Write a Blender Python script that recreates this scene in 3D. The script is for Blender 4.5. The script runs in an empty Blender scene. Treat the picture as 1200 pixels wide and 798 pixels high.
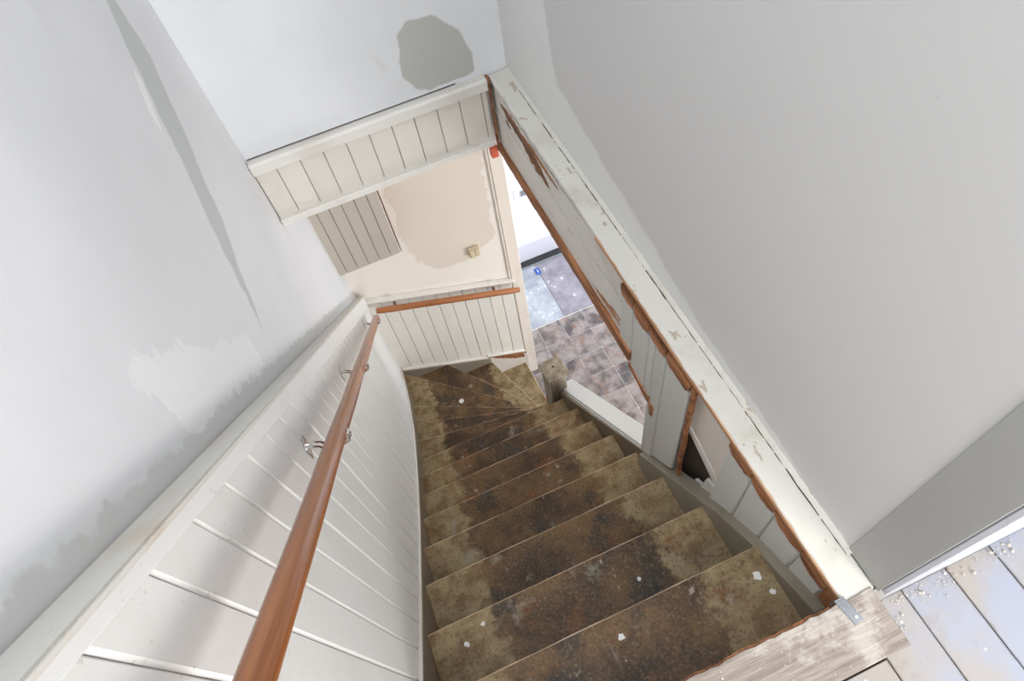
import bpy, bmesh, math, random
from mathutils import Vector, Matrix
random.seed(7)
SC = bpy.context.scene
COL = SC.collection
S = 0.87            # metres per drawing unit (all coordinates below are in drawing units)

# ------------------------------------------------------------------ camera
RIGHT = Vector((0.91527121, -0.38581593, -0.11586492))
DOWN = Vector((-0.38558888, -0.7557963, -0.52923829))
FWD = Vector((0.11661828, 0.52907279, -0.84052493))
cd = bpy.data.cameras.new('camera')
cam = bpy.data.objects.new('camera', cd)
COL.objects.link(cam)
cd.sensor_fit = 'HORIZONTAL'
cd.sensor_width = 36.0
cd.lens = 36.0 * 770.986 / 1200.0
cd.clip_start = 0.01
m = Matrix((RIGHT, -DOWN, -FWD)).transposed().to_4x4()
m.translation = Vector((0, 0, 1.5 * S))
cam.matrix_world = m
SC.camera = cam

# ------------------------------------------------------------------ world and lights
w = bpy.data.worlds.new('world')
SC.world = w
w.use_nodes = True
w.node_tree.nodes['Background'].inputs[0].default_value = (0.80, 0.88, 1.0, 1)
w.node_tree.nodes['Background'].inputs[1].default_value = 1.0


def area_light(name, loc, direction, sx, sy, power, color):
    l = bpy.data.lights.new(name, 'AREA')
    l.shape = 'RECTANGLE'
    l.size, l.size_y = sx * S, sy * S
    l.energy = power
    l.color = color
    o = bpy.data.objects.new(name, l)
    COL.objects.link(o)
    o.location = Vector(loc) * S
    o.rotation_euler = Vector(direction).to_track_quat('-Z', 'Y').to_euler()
    return o


# daylight of the upstairs rear window; the area lights after it are added fill
area_light('rear_window_daylight', (1.15, -2.27, 1.5), (-0.2, 1, 0.0), 0.6, 0.9, 39, (1.0, 0.98, 0.96))
area_light('added_rear_fill', (0.15, -2.27, 2.2), (0.1, 1, -0.35), 0.6, 0.8, 25, (1.0, 0.98, 0.96))  # added unseen light, brightens the header and end wall
area_light('overhead_fill', (0.1, 0.4, 2.72), (0, 0, -1), 0.8, 1.3, 7, (0.86, 0.93, 1.0))  # added fill from overhead, evens out the stairwell
area_light('added_hall_fill', (2.54, 0.55, -2.65), (-1, 0.75, 0.05), 1.0, 1.6, 29, (1.0, 0.97, 0.94))  # added unseen light, brightens the far dado and lower wall
area_light('front_door_fill', (2.52, 3.1, -2.2), (-1, 0.55, -0.1), 0.9, 1.4, 20, (0.72, 0.85, 1.0))  # added unseen bluish light to brighten the front door
hl = bpy.data.lights.new('hall_lamp_light', 'POINT')
hl.energy = 3
hl.color = (1.0, 0.80, 0.62)
hl.shadow_soft_size = 0.10
ho = bpy.data.objects.new('hall_lamp_light', hl)
COL.objects.link(ho)
ho.location = Vector((1.25, 1.75, -0.62)) * S

SC.view_settings.view_transform = 'Standard'
SC.view_settings.look = 'None'
SC.view_settings.gamma = 1.0
SC.view_settings.use_curve_mapping = False
SC.view_settings.exposure = 0.45
SC.cycles.max_bounces = 10
SC.cycles.diffuse_bounces = 7
SC.cycles.use_denoising = True


# ------------------------------------------------------------------ material helpers
class NT:
    def __init__(self, name):
        self.m = bpy.data.materials.new(name)
        self.m.use_nodes = True
        self.t = self.m.node_tree
        self.b = self.t.nodes['Principled BSDF']
        self.tc = self.t.nodes.new('ShaderNodeTexCoord')
        self.oi = None

    def n(self, typ, **kw):
        x = self.t.nodes.new(typ)
        for k, v in kw.items():
            setattr(x, k, v)
        return x

    def put(self, sock, v):
        if v is None:
            return
        if isinstance(v, bpy.types.NodeSocket):
            self.t.links.new(v, sock)
        else:
            if sock.type == 'RGBA' and len(v) == 3:
                v = (*v, 1)
            sock.default_value = v

    def co(self):
        return self.tc.outputs['Object']

    def rnd(self):
        if not self.oi:
            self.oi = self.n('ShaderNodeObjectInfo')
        return self.oi.outputs['Random']

    def math(self, op, a, b=None, c=None):
        x = self.n('ShaderNodeMath', operation=op)
        for i, v in enumerate((a, b, c)):
            self.put(x.inputs[i], v)
        return x.outputs[0]

    def vm(self, op, a, b=None):
        x = self.n('ShaderNodeVectorMath', operation=op)
        self.put(x.inputs[0], a)
        self.put(x.inputs[1], b)
        return x.outputs['Value'] if op in ('DOT_PRODUCT', 'LENGTH', 'DISTANCE') else x.outputs[0]

    def stretch(self, sx, sy, sz, src=None, shift=False):
        v = self.vm('MULTIPLY', src or self.co(), (sx, sy, sz))
        if shift:
            c = self.n('ShaderNodeCombineXYZ')
            r = self.math('MULTIPLY', self.rnd(), 37.0)
            for i in range(3):
                self.put(c.inputs[i], r)
            v = self.vm('ADD', v, c.outputs[0])
        return v

    def noise(self, scale, detail=4, rough=0.55, vec=None, color=False):
        x = self.n('ShaderNodeTexNoise')
        self.put(x.inputs['Vector'], vec or self.co())
        x.inputs['Scale'].default_value = scale
        x.inputs['Detail'].default_value = detail
        x.inputs['Roughness'].default_value = rough
        return x.outputs['Color'] if color else x.outputs[0]

    def voro(self, scale, vec=None, feature='F1'):
        x = self.n('ShaderNodeTexVoronoi', feature=feature)
        self.put(x.inputs['Vector'], vec or self.co())
        x.inputs['Scale'].default_value = scale
        return x.outputs['Distance']

    def step(self, v, a, b):
        x = self.n('ShaderNodeMapRange', interpolation_type='SMOOTHSTEP')
        self.put(x.inputs['Value'], v)
        x.inputs['From Min'].default_value = a
        x.inputs['From Max'].default_value = b
        return x.outputs[0]

    def mix(self, f, a, b):
        x = self.n('ShaderNodeMix', data_type='RGBA')
        self.put(x.inputs[0], f)
        self.put(x.inputs[6], a)
        self.put(x.inputs[7], b)
        return x.outputs[2]

    def sep(self, v=None):
        x = self.n('ShaderNodeSeparateXYZ')
        self.put(x.inputs[0], v or self.co())
        return x.outputs

    def bump(self, h, strength=0.3, dist=0.004):
        x = self.n('ShaderNodeBump')
        x.inputs['Strength'].default_value = strength
        x.inputs['Distance'].default_value = dist
        self.put(x.inputs['Height'], h)
        self.t.links.new(x.outputs[0], self.b.inputs['Normal'])

    def done(self, color, rough=0.6, metal=0.0, spec=None):
        self.put(self.b.inputs['Base Color'], color)
        self.put(self.b.inputs['Roughness'], rough)
        self.b.inputs['Metallic'].default_value = metal
        if spec is not None:
            self.b.inputs['Specular IOR Level'].default_value = spec
        return self.m


def poly_mask(t, ax0, ax1, pts, warp=0.03, wscale=9.0, soft=0.006, src=None):
    """mask inside a convex polygon given (counter-clockwise) in two object axes, ragged by noise"""
    v = src
    if v is None:
        nz = t.noise(wscale, 5, 0.6, color=True)
        nz = t.vm('SUBTRACT', nz, (0.5, 0.5, 0.5))
        sc = t.n('ShaderNodeVectorMath', operation='SCALE')
        t.put(sc.inputs[0], nz)
        sc.inputs['Scale'].default_value = warp * 2 * S
        v = t.vm('ADD', t.co(), sc.outputs[0])
    cur = None
    area = sum(pts[i][0] * pts[(i + 1) % len(pts)][1] - pts[(i + 1) % len(pts)][0] * pts[i][1] for i in range(len(pts)))
    if area < 0:
        pts = pts[::-1]
    for i in range(len(pts)):
        (a0, a1), (b0, b1) = pts[i], pts[(i + 1) % len(pts)]
        L = math.hypot(b0 - a0, b1 - a1)
        n0, n1 = (b1 - a1) / L, -(b0 - a0) / L       # outward for ccw
        d = [0, 0, 0]
        d[ax0], d[ax1] = n0, n1
        k = (n0 * a0 + n1 * a1) * S
        x = t.math('SUBTRACT', t.vm('DOT_PRODUCT', v, tuple(d)), k)
        cur = x if cur is None else t.math('MAXIMUM', cur, x)
    return t.step(cur, soft * S, -soft * S)


def plaster(name, base, layers, mott=0.035):
    t = NT(name)
    big = t.noise(2.2, 4, 0.6)
    fine = t.noise(24, 6, 0.65)
    c = t.mix(t.step(big, 0.3, 0.7), tuple(x * (1 - mott) for x in base), tuple(min(1, x * (1 + mott)) for x in base))
    h = None
    for (ax0, ax1, pts, colr, warp, wsc, soft, amount) in layers:
        msk = poly_mask(t, ax0, ax1, pts, warp, wsc, soft)
        msk = t.math('MULTIPLY', msk, amount)
        c = t.mix(msk, c, colr)
        h = msk if h is None else t.math('ADD', h, msk)
    c = t.mix(t.math('MULTIPLY', t.step(fine, 0.55, 0.8), 0.12), c, tuple(x * 0.82 for x in base))
    scr = t.voro(9, t.stretch(1, 1, 1, t.vm('ADD', t.co(), t.noise(4, 3, 0.5, color=True))))
    c = t.mix(t.step(scr, 0.035, 0.02), c, tuple(x * 0.72 for x in base))
    hh = t.math('ADD', t.math('MULTIPLY', fine, 0.35), t.math('MULTIPLY', big, 1.0))
    if h is not None:
        hh = t.math('ADD', hh, t.math('MULTIPLY', h, 0.5))
    t.bump(hh, 0.25, 0.004)
    return t.done(c, 0.75, spec=0.3)


def painted(name, base, dirt=(0.45, 0.40, 0.33), amount=0.35, peel=0.0, rough=0.42, grain=(6, 6, 1), bare=(0.36, 0.17, 0.07), var=0.06):
    t = NT(name)
    g = t.noise(12, 5, 0.6, t.stretch(*grain, shift=True))
    b = t.noise(4.5, 4, 0.6, t.stretch(1, 1, 1, shift=True))
    c = t.mix(t.math('MULTIPLY', t.rnd(), 1.0), tuple(x * (1 - var) for x in base), base)
    c = t.mix(t.math('MULTIPLY', t.step(b, 0.5, 0.8), amount), c, dirt)
    spk = t.noise(90, 2, 0.5)
    c = t.mix(t.math('MULTIPLY', t.step(spk, 0.68, 0.74), 0.4), c, dirt)
    if peel:
        pz = t.noise(7, 6, 0.7, t.stretch(grain[0] * .35, grain[1] * .35, grain[2] * .35, shift=True))
        c = t.mix(t.step(pz, 0.735 - peel, 0.75 - peel), c, bare)
    t.bump(t.math('ADD', g, t.math('MULTIPLY', spk, 0.2)), 0.12, 0.002)
    return t.done(c, rough, spec=0.4)


def wood(name, dark, light, rough=0.5, scale=(40, 3, 40), bumpy=0.2, dust=None, dust_amt=0.0, spec=0.4, axis=None):
    t = NT(name)
    v = t.stretch(*scale, shift=True)
    if axis:
        ax = Vector(axis).normalized()
        sc = t.n('ShaderNodeVectorMath', operation='SCALE')
        sc.inputs[0].default_value = tuple(ax * (scale[1] - scale[0]))
        t.put(sc.inputs['Scale'], t.vm('DOT_PRODUCT', t.co(), tuple(ax)))
        v = t.vm('ADD', t.stretch(scale[0], scale[0], scale[0]), sc.outputs[0])
    g = t.noise(1.0, 6, 0.65, v)
    f = t.noise(3.5, 4, 0.6, v)
    c = t.mix(t.step(g, 0.3, 0.7), dark, light)
    c = t.mix(t.math('MULTIPLY', t.step(f, 0.55, 0.75), 0.5), c, dark)
    if dust:
        d = t.noise(6, 7, 0.7, t.stretch(1, 1, 1, shift=True))
        c = t.mix(t.math('MULTIPLY', t.step(d, 0.62 - dust_amt, 0.72 - dust_amt), 0.85), c, dust)
    t.bump(g, bumpy, 0.003)
    return t.done(c, rough, spec=spec)


def plain(name, col, rough=0.5, metal=0.0, var=0.1):
    t = NT(name)
    b = t.noise(14, 4, 0.6)
    c = t.mix(b, tuple(x * (1 - var) for x in col), tuple(min(1, x * (1 + var)) for x in col))
    return t.done(c, rough, metal)


def tread_mat():
    t = NT('worn stained treads')
    x, y, z = t.sep()
    v = t.stretch(1, 1, 1, shift=True)
    big = t.noise(5.5, 6, 0.66, v)
    med = t.noise(15, 7, 0.7, v)
    fine = t.noise(70, 5, 0.7, v)
    c = t.mix(t.step(big, 0.32, 0.66), (0.058, 0.034, 0.018), (0.190, 0.108, 0.047))
    # bare ends where the runner never lay
    xe = t.math('ABSOLUTE', t.math('SUBTRACT', x, 0.125 * S))
    xe = t.math('ADD', xe, t.math('MULTIPLY', t.math('SUBTRACT', med, 0.5), 0.16))
    ends = t.step(xe, 0.235 * S, 0.275 * S)
    c = t.mix(t.math('MULTIPLY', ends, 0.72), c, t.mix(t.step(med, 0.35, 0.65), (0.215, 0.138, 0.062), (0.47, 0.365, 0.205)))
    # black adhesive residue in the middle
    mid = t.math('SUBTRACT', 1.0, ends)
    blk = t.math('MULTIPLY', t.step(t.noise(6.5, 6, 0.7, t.vm('ADD', v, (7, 3, 1))), 0.50, 0.63), t.math('MULTIPLY', mid, 0.80))
    c = t.mix(blk, c, t.mix(t.step(fine, 0.4, 0.65), (0.030, 0.025, 0.022), (0.075, 0.062, 0.05)))
    # rusty and grey blooms
    c = t.mix(t.math('MULTIPLY', t.step(t.noise(10, 5, 0.65, t.vm('ADD', v, (1, 9, 4))), 0.57, 0.68), 0.7), c, (0.215, 0.088, 0.032))
    c = t.mix(t.math('MULTIPLY', t.step(t.noise(8, 6, 0.7, t.vm('ADD', v, (5, 2, 8))), 0.59, 0.70), 0.6), c, (0.36, 0.345, 0.27))
    c = t.mix(t.math('MULTIPLY', t.step(fine, 0.56, 0.68), 0.45), c, (0.05, 0.036, 0.024))
    grit = t.noise(150, 4, 0.7, v)
    c = t.mix(t.math('MULTIPLY', t.step(grit, 0.52, 0.70), 0.45), c, (0.36, 0.275, 0.165))
    c = t.mix(t.math('MULTIPLY', t.step(grit, 0.46, 0.34), 0.55), c, (0.032, 0.024, 0.018))
    vw = t.vm('ADD', v, t.vm('MULTIPLY', t.noise(60, 4, 0.7, color=True), (0.03, 0.03, 0.03)))
    sp = t.math('MULTIPLY', t.step(t.voro(48, vw), 0.13, 0.07), t.step(t.noise(11, 4, 0.7, t.vm('ADD', v, (3, 3, 3))), 0.56, 0.62))
    c = t.mix(t.math('MULTIPLY', sp, 0.75), c, (0.70, 0.68, 0.62))
    sp2 = t.math('MULTIPLY', t.step(t.voro(13, vw), 0.11, 0.06), t.step(t.noise(45, 4, 0.7, v), 0.47, 0.56))
    c = t.mix(t.math('MULTIPLY', sp2, 0.55), c, (0.56, 0.50, 0.42))
    scr = t.noise(1.0, 5, 0.7, t.stretch(140, 9, 20, shift=True))
    c = t.mix(t.math('MULTIPLY', t.step(scr, 0.62, 0.70), 0.35), c, (0.40, 0.34, 0.26))
    t.bump(t.math('ADD', med, t.math('MULTIPLY', fine, 0.5)), 0.25, 0.003)
    r = t.n('ShaderNodeMapRange')
    t.put(r.inputs[0], med)
    r.inputs[3].default_value = 0.28
    r.inputs[4].default_value = 0.62
    return t.done(c, r.outputs[0], spec=0.26)


def tile_mat():
    t = NT('mottled hall tile')
    v = t.stretch(1, 1, 1, shift=True)
    a = t.noise(9, 5, 0.6, v)
    b = t.noise(16, 5, 0.65, t.vm('ADD', v, (4, 4, 4)))
    c = t.mix(t.step(a, 0.34, 0.64), (0.065, 0.055, 0.062), (0.36, 0.31, 0.295))
    c = t.mix(t.math('MULTIPLY', t.step(b, 0.5, 0.72), 0.85), c, (0.235, 0.110, 0.065))
    c = t.mix(t.math('MULTIPLY', t.rnd(), 0.25), c, (0.34, 0.26, 0.22))
    t.bump(b, 0.1, 0.002)
    return t.done(c, 0.35, spec=0.5)


def board_mat():
    t = NT('worn painted floorboard')
    v = t.stretch(1, 1, 1, shift=True)
    a = t.noise(3.2, 5, 0.6, v)
    f = t.noise(1.0, 6, 0.7, t.stretch(60, 5, 60, shift=True))
    c = t.mix(t.step(a, 0.40, 0.62), (0.315, 0.34, 0.415), (0.35, 0.315, 0.285))
    c = t.mix(t.math('MULTIPLY', t.step(f, 0.5, 0.8), 0.5), c, (0.34, 0.31, 0.29))
    d = t.noise(22, 6, 0.7, v)
    c = t.mix(t.math('MULTIPLY', t.step(d, 0.6, 0.72), 0.6), c, (0.30, 0.26, 0.23))
    c = t.mix(t.step(t.voro(30, v), 0.09, 0.06), c, (0.52, 0.51, 0.50))
    x = t.sep()[0]
    fr = t.math('FRACT', t.math('DIVIDE', t.math('SUBTRACT', x, (0.692 - 1.4 - 10 * 0.1085) * S), 0.1085 * S))
    ed = t.math('ABSOLUTE', t.math('SUBTRACT', fr, 0.5))
    ed = t.math('ADD', ed, t.math('MULTIPLY', t.math('SUBTRACT', d, 0.5), 0.16))
    c = t.mix(t.math('MULTIPLY', t.step(ed, 0.44, 0.51), 0.55), c, (0.16, 0.135, 0.115))
    sm = t.noise(7, 6, 0.7, t.vm('ADD', v, (8, 1, 2)))
    c = t.mix(t.math('MULTIPLY', t.step(sm, 0.57, 0.68), 0.45), c, (0.26, 0.22, 0.19))
    t.bump(t.math('ADD', f, d), 0.2, 0.002)
    return t.done(c, 0.5)


P = dict(
    left=None,
    board=painted('white boarding paint', (0.74, 0.735, 0.715), amount=0.22, var=0.03),
    boardback=painted('cream boarding paint', (0.80, 0.785, 0.745), amount=0.22, var=0.04),
    header=painted('cream header paint', (0.655, 0.625, 0.575), amount=0.25, var=0.06),
    trimwhite=painted('old white trim paint', (0.68, 0.665, 0.63), amount=0.45, peel=0.02, grain=(1, 6, 6)),
    capping=painted('worn cream capping paint', (0.655, 0.64, 0.59), (0.40, 0.35, 0.275), 0.85, 0.115, 0.5, (9, 4, 9), bare=(0.44, 0.38, 0.30)),
    dadocap=painted('worn dado cap paint', (0.66, 0.635, 0.585), (0.52, 0.40, 0.27), 0.9, 0.0, 0.45, (6, 1, 6)),
    frieze=painted('white frieze paint', (0.745, 0.745, 0.735), amount=0.12, var=0.01),
    grey=painted('grey cladding paint', (0.60, 0.60, 0.57), amount=0.3, peel=0.0, var=0.05),
    claddingold=painted('peeling cladding paint', (0.68, 0.655, 0.615), (0.42, 0.37, 0.31), 0.5, 0.13, 0.55, (6, 1, 6)),
    plankpink=painted('pinkish plank paint', (0.80, 0.745, 0.69), (0.5, 0.40, 0.33), 0.5, 0.10, 0.6, (6, 1, 6), bare=(0.45, 0.30, 0.22)),
    boxpaint=painted('taupe boarding paint', (0.50, 0.46, 0.41), amount=0.25, var=0.06),
    casing=painted('cream casing paint', (0.80, 0.755, 0.69), amount=0.2),
    rail=wood('varnished handrail', (0.23, 0.076, 0.025), (0.39, 0.140, 0.046), 0.25, (55, 1.6, 55), 0.02, spec=0.5, axis=(0.0156, 0.686, -0.7275)),
    rail2=wood('varnished short handrail', (0.24, 0.080, 0.026), (0.44, 0.165, 0.058), 0.3, (42, 3, 42), 0.05, spec=0.5, axis=(0.93, 0, -0.366)),
    bare=wood('bare orange wood', (0.13, 0.048, 0.020), (0.43, 0.185, 0.080), 0.7, (45, 5, 45), 0.6),
    baretan=wood('bare tan wood', (0.34, 0.16, 0.075), (0.60, 0.36, 0.21), 0.7, (30, 4, 30), 0.4),
    baredark=wood('dark split wood', (0.10, 0.045, 0.025), (0.32, 0.15, 0.075), 0.8, (30, 4, 30), 0.6),
    tread=tread_mat(),
    nosing=wood('worn nosing edge', (0.42, 0.26, 0.15), (0.72, 0.55, 0.39), 0.6, (4, 30, 30), 0.2),
    riser=wood('dirty risers', (0.05, 0.035, 0.02), (0.14, 0.10, 0.06), 0.7, (4, 30, 30), 0.3),
    stringer=painted('grimy grey stringer paint', (0.265, 0.235, 0.18), (0.16, 0.125, 0.085), 0.8, 0.0, 0.5, (6, 1, 6), var=0.1),
    stringbrown=painted('brown stained stringer', (0.17, 0.13, 0.085), (0.08, 0.055, 0.035), 0.8, 0.0, 0.5, (6, 1, 6), var=0.1),
    stringwhite=painted('white string mould paint', (0.74, 0.70, 0.65), (0.40, 0.32, 0.24), 0.4, 0.04, 0.5),
    newel=wood('weathered newel wood', (0.20, 0.165, 0.12), (0.46, 0.40, 0.31), 0.7, (25, 25, 3), 0.5),
    strcap=painted('fresh white stringer cap', (0.66, 0.66, 0.635), amount=0.08),
    tile=tile_mat(),
    grout=plain('pale grout', (0.74, 0.72, 0.70), 0.9),
    slab=None,
    pale=None,
    fboard=board_mat(),
    plank=wood('dusty rough plank', (0.235, 0.195, 0.165), (0.37, 0.32, 0.28), 0.85, (9, 120, 120), 0.9, (0.50, 0.455, 0.415), 0.09),
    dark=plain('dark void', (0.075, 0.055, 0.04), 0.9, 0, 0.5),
    steel=plain('dull steel', (0.34, 0.36, 0.39), 0.45, 0.7, 0.3),
    chrome=plain('chrome', (0.80, 0.80, 0.80), 0.12, 1.0, 0.03),
    door=plain('white door gloss', (0.84, 0.85, 0.86), 0.35, 0, 0.01),
    doorlow=plain('pale lilac weather board', (0.66, 0.65, 0.72), 0.4, 0, 0.03),
    black=plain('black threshold rubber', (0.03, 0.03, 0.033), 0.6),
    switch=plain('yellowed plastic', (0.62, 0.54, 0.38), 0.4, 0, 0.04),
    red=painted('orange red paint', (0.62, 0.12, 0.05), (0.4, 0.1, 0.05), 0.3),
    flake=plain('white paint flake', (0.82, 0.81, 0.78), 0.6),
    crumb=plain('plaster crumb', (0.58, 0.53, 0.47), 0.9, 0, 0.3),
    blue=plain('blue tape', (0.03, 0.12, 0.55), 0.5),
    flatgrey=painted('mid grey corner paint', (0.35, 0.35, 0.338), (0.46, 0.455, 0.44), 0.35, var=0.01),
    skirt=painted('bluish white skirting paint', (0.58, 0.60, 0.65), amount=0.2),
    ceil=plain('white ceiling', (0.80, 0.80, 0.79), 0.8, 0, 0.02),
    side=plaster('upstairs plaster', (0.66, 0.66, 0.65), []),
)


def slab_mat(name, base, alt):
    t = NT(name)
    a = t.noise(5, 6, 0.65)
    c = t.mix(t.step(a, 0.35, 0.65), base, alt)
    sp = t.math('MULTIPLY', t.step(t.voro(22, t.vm('ADD', t.co(), t.vm('MULTIPLY', t.noise(40, 4, 0.7, color=True), (0.04, 0.04, 0.04)))), 0.26, 0.16), t.step(t.noise(5, 3), 0.5, 0.58))
    c = t.mix(sp, c, (0.80, 0.80, 0.82))
    dk = t.noise(14, 5, 0.7)
    c = t.mix(t.math('MULTIPLY', t.step(dk, 0.58, 0.7), 0.5), c, tuple(x * 0.5 for x in base))
    return t.done(c, 0.45)


P['slab'] = slab_mat('paint spattered mat board', (0.24, 0.215, 0.25), (0.40, 0.37, 0.42))
P['pale'] = slab_mat('pale blue grey floor', (0.34, 0.36, 0.42), (0.52, 0.55, 0.60))  # mottled pale blue grey slabs

P['left'] = plaster('left wall plaster', (0.67, 0.675, 0.69), [
    # old grey skim coat
    (1, 2, [(-2.3, 2.7), (2.0, 2.7), (1.69, 0.70), (1.50, 0.60), (1.27, 0.43), (1.15, 0.30), (0.83, 0.50), (0.58, 0.74), (0.36, 0.98), (-0.4, 1.78), (-2.3, 1.9)], (0.495, 0.492, 0.482), 0.045, 9, 0.012, 1.0),
    # dark filler streak
    (1, 2, [(1.74, 0.90), (1.69, 0.50), (1.40, 0.36), (1.20, 0.19), (1.10, 0.22), (1.25, 0.38), (1.44, 0.60)], (0.43, 0.44, 0.437), 0.03, 12, 0.008, 0.7),
    (1, 2, [(1.51, 0.72), (1.51, 0.68), (1.40, 0.61), (1.42, 0.67)], (0.80, 0.80, 0.80), 0.01, 14, 0.006, 0.9),
    (1, 2, [(0.62, 0.80), (0.66, 0.80), (1.02, 0.33), (0.98, 0.26), (0.60, 0.66)], (0.74, 0.745, 0.755), 0.05, 26, 0.006, 0.9),
    (1, 2, [(0.22, 1.20), (0.30, 1.14), (0.33, 1.04), (0.27, 1.05)], (0.72, 0.72, 0.72), 0.03, 22, 0.008, 0.8),
    # grey brush smears above the dado, with the cap's shadow painted in
    (1, 2, [(-0.3, 1.50), (-0.3, 1.612), (0.8, 0.440), (2.9, -1.80), (2.9, -1.9), (0.8, 0.36)], (0.47, 0.465, 0.44), 0.03, 26, 0.006, 0.5),
])
P['back'] = plaster('back wall plaster', (0.615, 0.63, 0.65), [
    (0, 2, [(0.29, 0.25), (0.33, 0.29), (0.42, 0.285), (0.50, 0.20), (0.535, 0.10), (0.53, 0.03), (0.36, 0.02), (0.31, 0.04), (0.272, 0.11)], (0.405, 0.405, 0.385), 0.014, 20, 0.004, 1.0),
    (0, 2, [(0.19, 0.22), (0.205, 0.22), (0.225, 0.15), (0.205, 0.15)], (0.55, 0.55, 0.53), 0.012, 12, 0.012, 0.6),
])
P['right'] = plaster('right wall plaster', (0.70, 0.70, 0.69), [
    (1, 2, [(-0.1, 2.7), (1.80, 2.7), (1.65, 0.5), (1.56, 0.13), (1.40, 0.095), (0.75, 0.052), (0.45, -0.01), (-0.1, -0.01)], (0.585, 0.58, 0.57), 0.03, 9, 0.010, 1.0),
], 0.03)
P['low'] = plaster('lower wall plaster', (0.82, 0.785, 0.74), [
    (0, 2, [(0.13, -0.6), (0.09, -1.5), (0.12, -1.68), (0.24, -1.90), (0.46, -1.92), (0.67, -1.80), (0.70, -0.6)], (0.70, 0.635, 0.56), 0.06, 9, 0.008, 0.85),
], 0.02)


# ------------------------------------------------------------------ mesh helpers
class MB:
    def __init__(self):
        self.v, self.f = [], []

    def poly(self, pts):
        k = len(self.v)
        self.v += [tuple(p) for p in pts]
        self.f.append(tuple(range(k, k + len(pts))))

    def loft(self, rings, close=True):
        """rings of equal length, capped"""
        k = len(self.v)
        n = len(rings[0])
        for r in rings:
            self.v += [tuple(p) for p in r]
        for i in range(len(rings) - 1):
            for j in range(n):
                a, b = k + i * n + j, k + i * n + (j + 1) % n
                self.f.append((a, b, b + n, a + n))
        self.f.append(tuple(reversed(range(k, k + n))))
        e = k + (len(rings) - 1) * n
        self.f.append(tuple(range(e, e + n)))
        return self

    def box(self, x0, x1, y0, y1, z0, z1):
        return self.loft([[(x0, y0, z), (x1, y0, z), (x1, y1, z), (x0, y1, z)] for z in (z0, z1)])

    def prism(self, pts, axis, a, b):
        def mk(p, d):
            if axis == 0:
                return (d, p[0], p[1])
            if axis == 1:
                return (p[0], d, p[1])
            return (p[0], p[1], d)
        return self.loft([[mk(p, a) for p in pts], [mk(p, b) for p in pts]])

    def tube(self, path, r, n=10, ends=True):
        path = [Vector(p) for p in path]
        rings = []
        t0 = (path[1] - path[0]).normalized()
        up = Vector((0, 0, 1)) if abs(t0.z) < 0.9 else Vector((0, 1, 0))
        rr = r if isinstance(r, (list, tuple)) else [r] * len(path)
        for i, p in enumerate(path):
            t = (path[min(i + 1, len(path) - 1)] - path[max(i - 1, 0)]).normalized()
            a = t.cross(up).normalized()
            b = a.cross(t).normalized()
            up = b
            rings.append([p + (a * math.cos(2 * math.pi * j / n) + b * math.sin(2 * math.pi * j / n)) * rr[i] for j in range(n)])
        return self.loft(rings)

    def skew(self):
        """follow the slightly splayed left wall"""
        self.v = [(p[0] + 0.023 * (p[1] - 2.05), p[1], p[2]) for p in self.v]
        return self

    def build(self, name, mat, parent=None, bevel=0.0, smooth=False, seg=1):
        off = Vector(parent['_o']) if parent is not None and '_o' in parent else Vector((0, 0, 0))
        me = bpy.data.meshes.new(name)
        me.from_pydata([Vector(p) * S - off for p in self.v], [], self.f)
        bm = bmesh.new()
        bm.from_mesh(me)
        bmesh.ops.recalc_face_normals(bm, faces=bm.faces)
        if bevel:
            ed = [e for e in bm.edges if len(e.link_faces) == 2 and e.calc_face_angle(0) > 0.5]
            bmesh.ops.bevel(bm, geom=ed, offset=bevel * S, segments=seg, affect='EDGES', clamp_overlap=True)
        bm.to_mesh(me)
        bm.free()
        if smooth:
            me.shade_smooth()
            try:
                me.set_sharp_from_angle(angle=math.radians(40))
            except Exception:
                pass
        me.materials.append(mat)
        o = bpy.data.objects.new(name, me)
        COL.objects.link(o)
        if parent is not None:
            o.parent = parent
            o['_o'] = tuple(off)
        return o


def tag(o, label, cat, group=None, kind=None):
    if label:
        o['label'] = label
    if cat:
        o['category'] = cat
    if group:
        o['group'] = group
    if kind:
        o['kind'] = kind
    return o


def thing(name, loc, label, cat, group=None, kind=None):
    o = bpy.data.objects.new(name, None)
    COL.objects.link(o)
    o.location = Vector(loc) * S
    o['_o'] = tuple(Vector(loc) * S)
    o.empty_display_size = 0.1
    return tag(o, label, cat, group, kind)


def struct(name, mb, mat, label, cat, bevel=0.0):
    return tag(mb.build(name, mat, None, bevel), label, cat, None, 'structure')


def lerp(a, b, t):
    return a + (b - a) * t


def interp(pts):
    def f(x):
        for (x0, y0), (x1, y1) in zip(pts, pts[1:]):
            if x <= x1 or (x1, y1) == pts[-1]:
                return y0 + (y1 - y0) * (x - x0) / (x1 - x0)
    return f


def vboard(axis, u0, u1, top, bot, front, back, ch):
    """tongue-and-groove board with chamfered long edges; axis 0 lies on an x plane, axis 1 on a y plane"""
    s = 1 if front > back else -1
    sec = [(u0, back), (u0, front - s * ch), (u0 + ch, front), (u1 - ch, front), (u1, front - s * ch), (u1, back)]
    mk = (lambda u, d, z: (d, u, z)) if axis == 0 else (lambda u, d, z: (u, d, z))
    return MB().loft([[mk(u, d, bot(u)) for u, d in sec], [mk(u, d, top(u)) for u, d in sec]])


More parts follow.
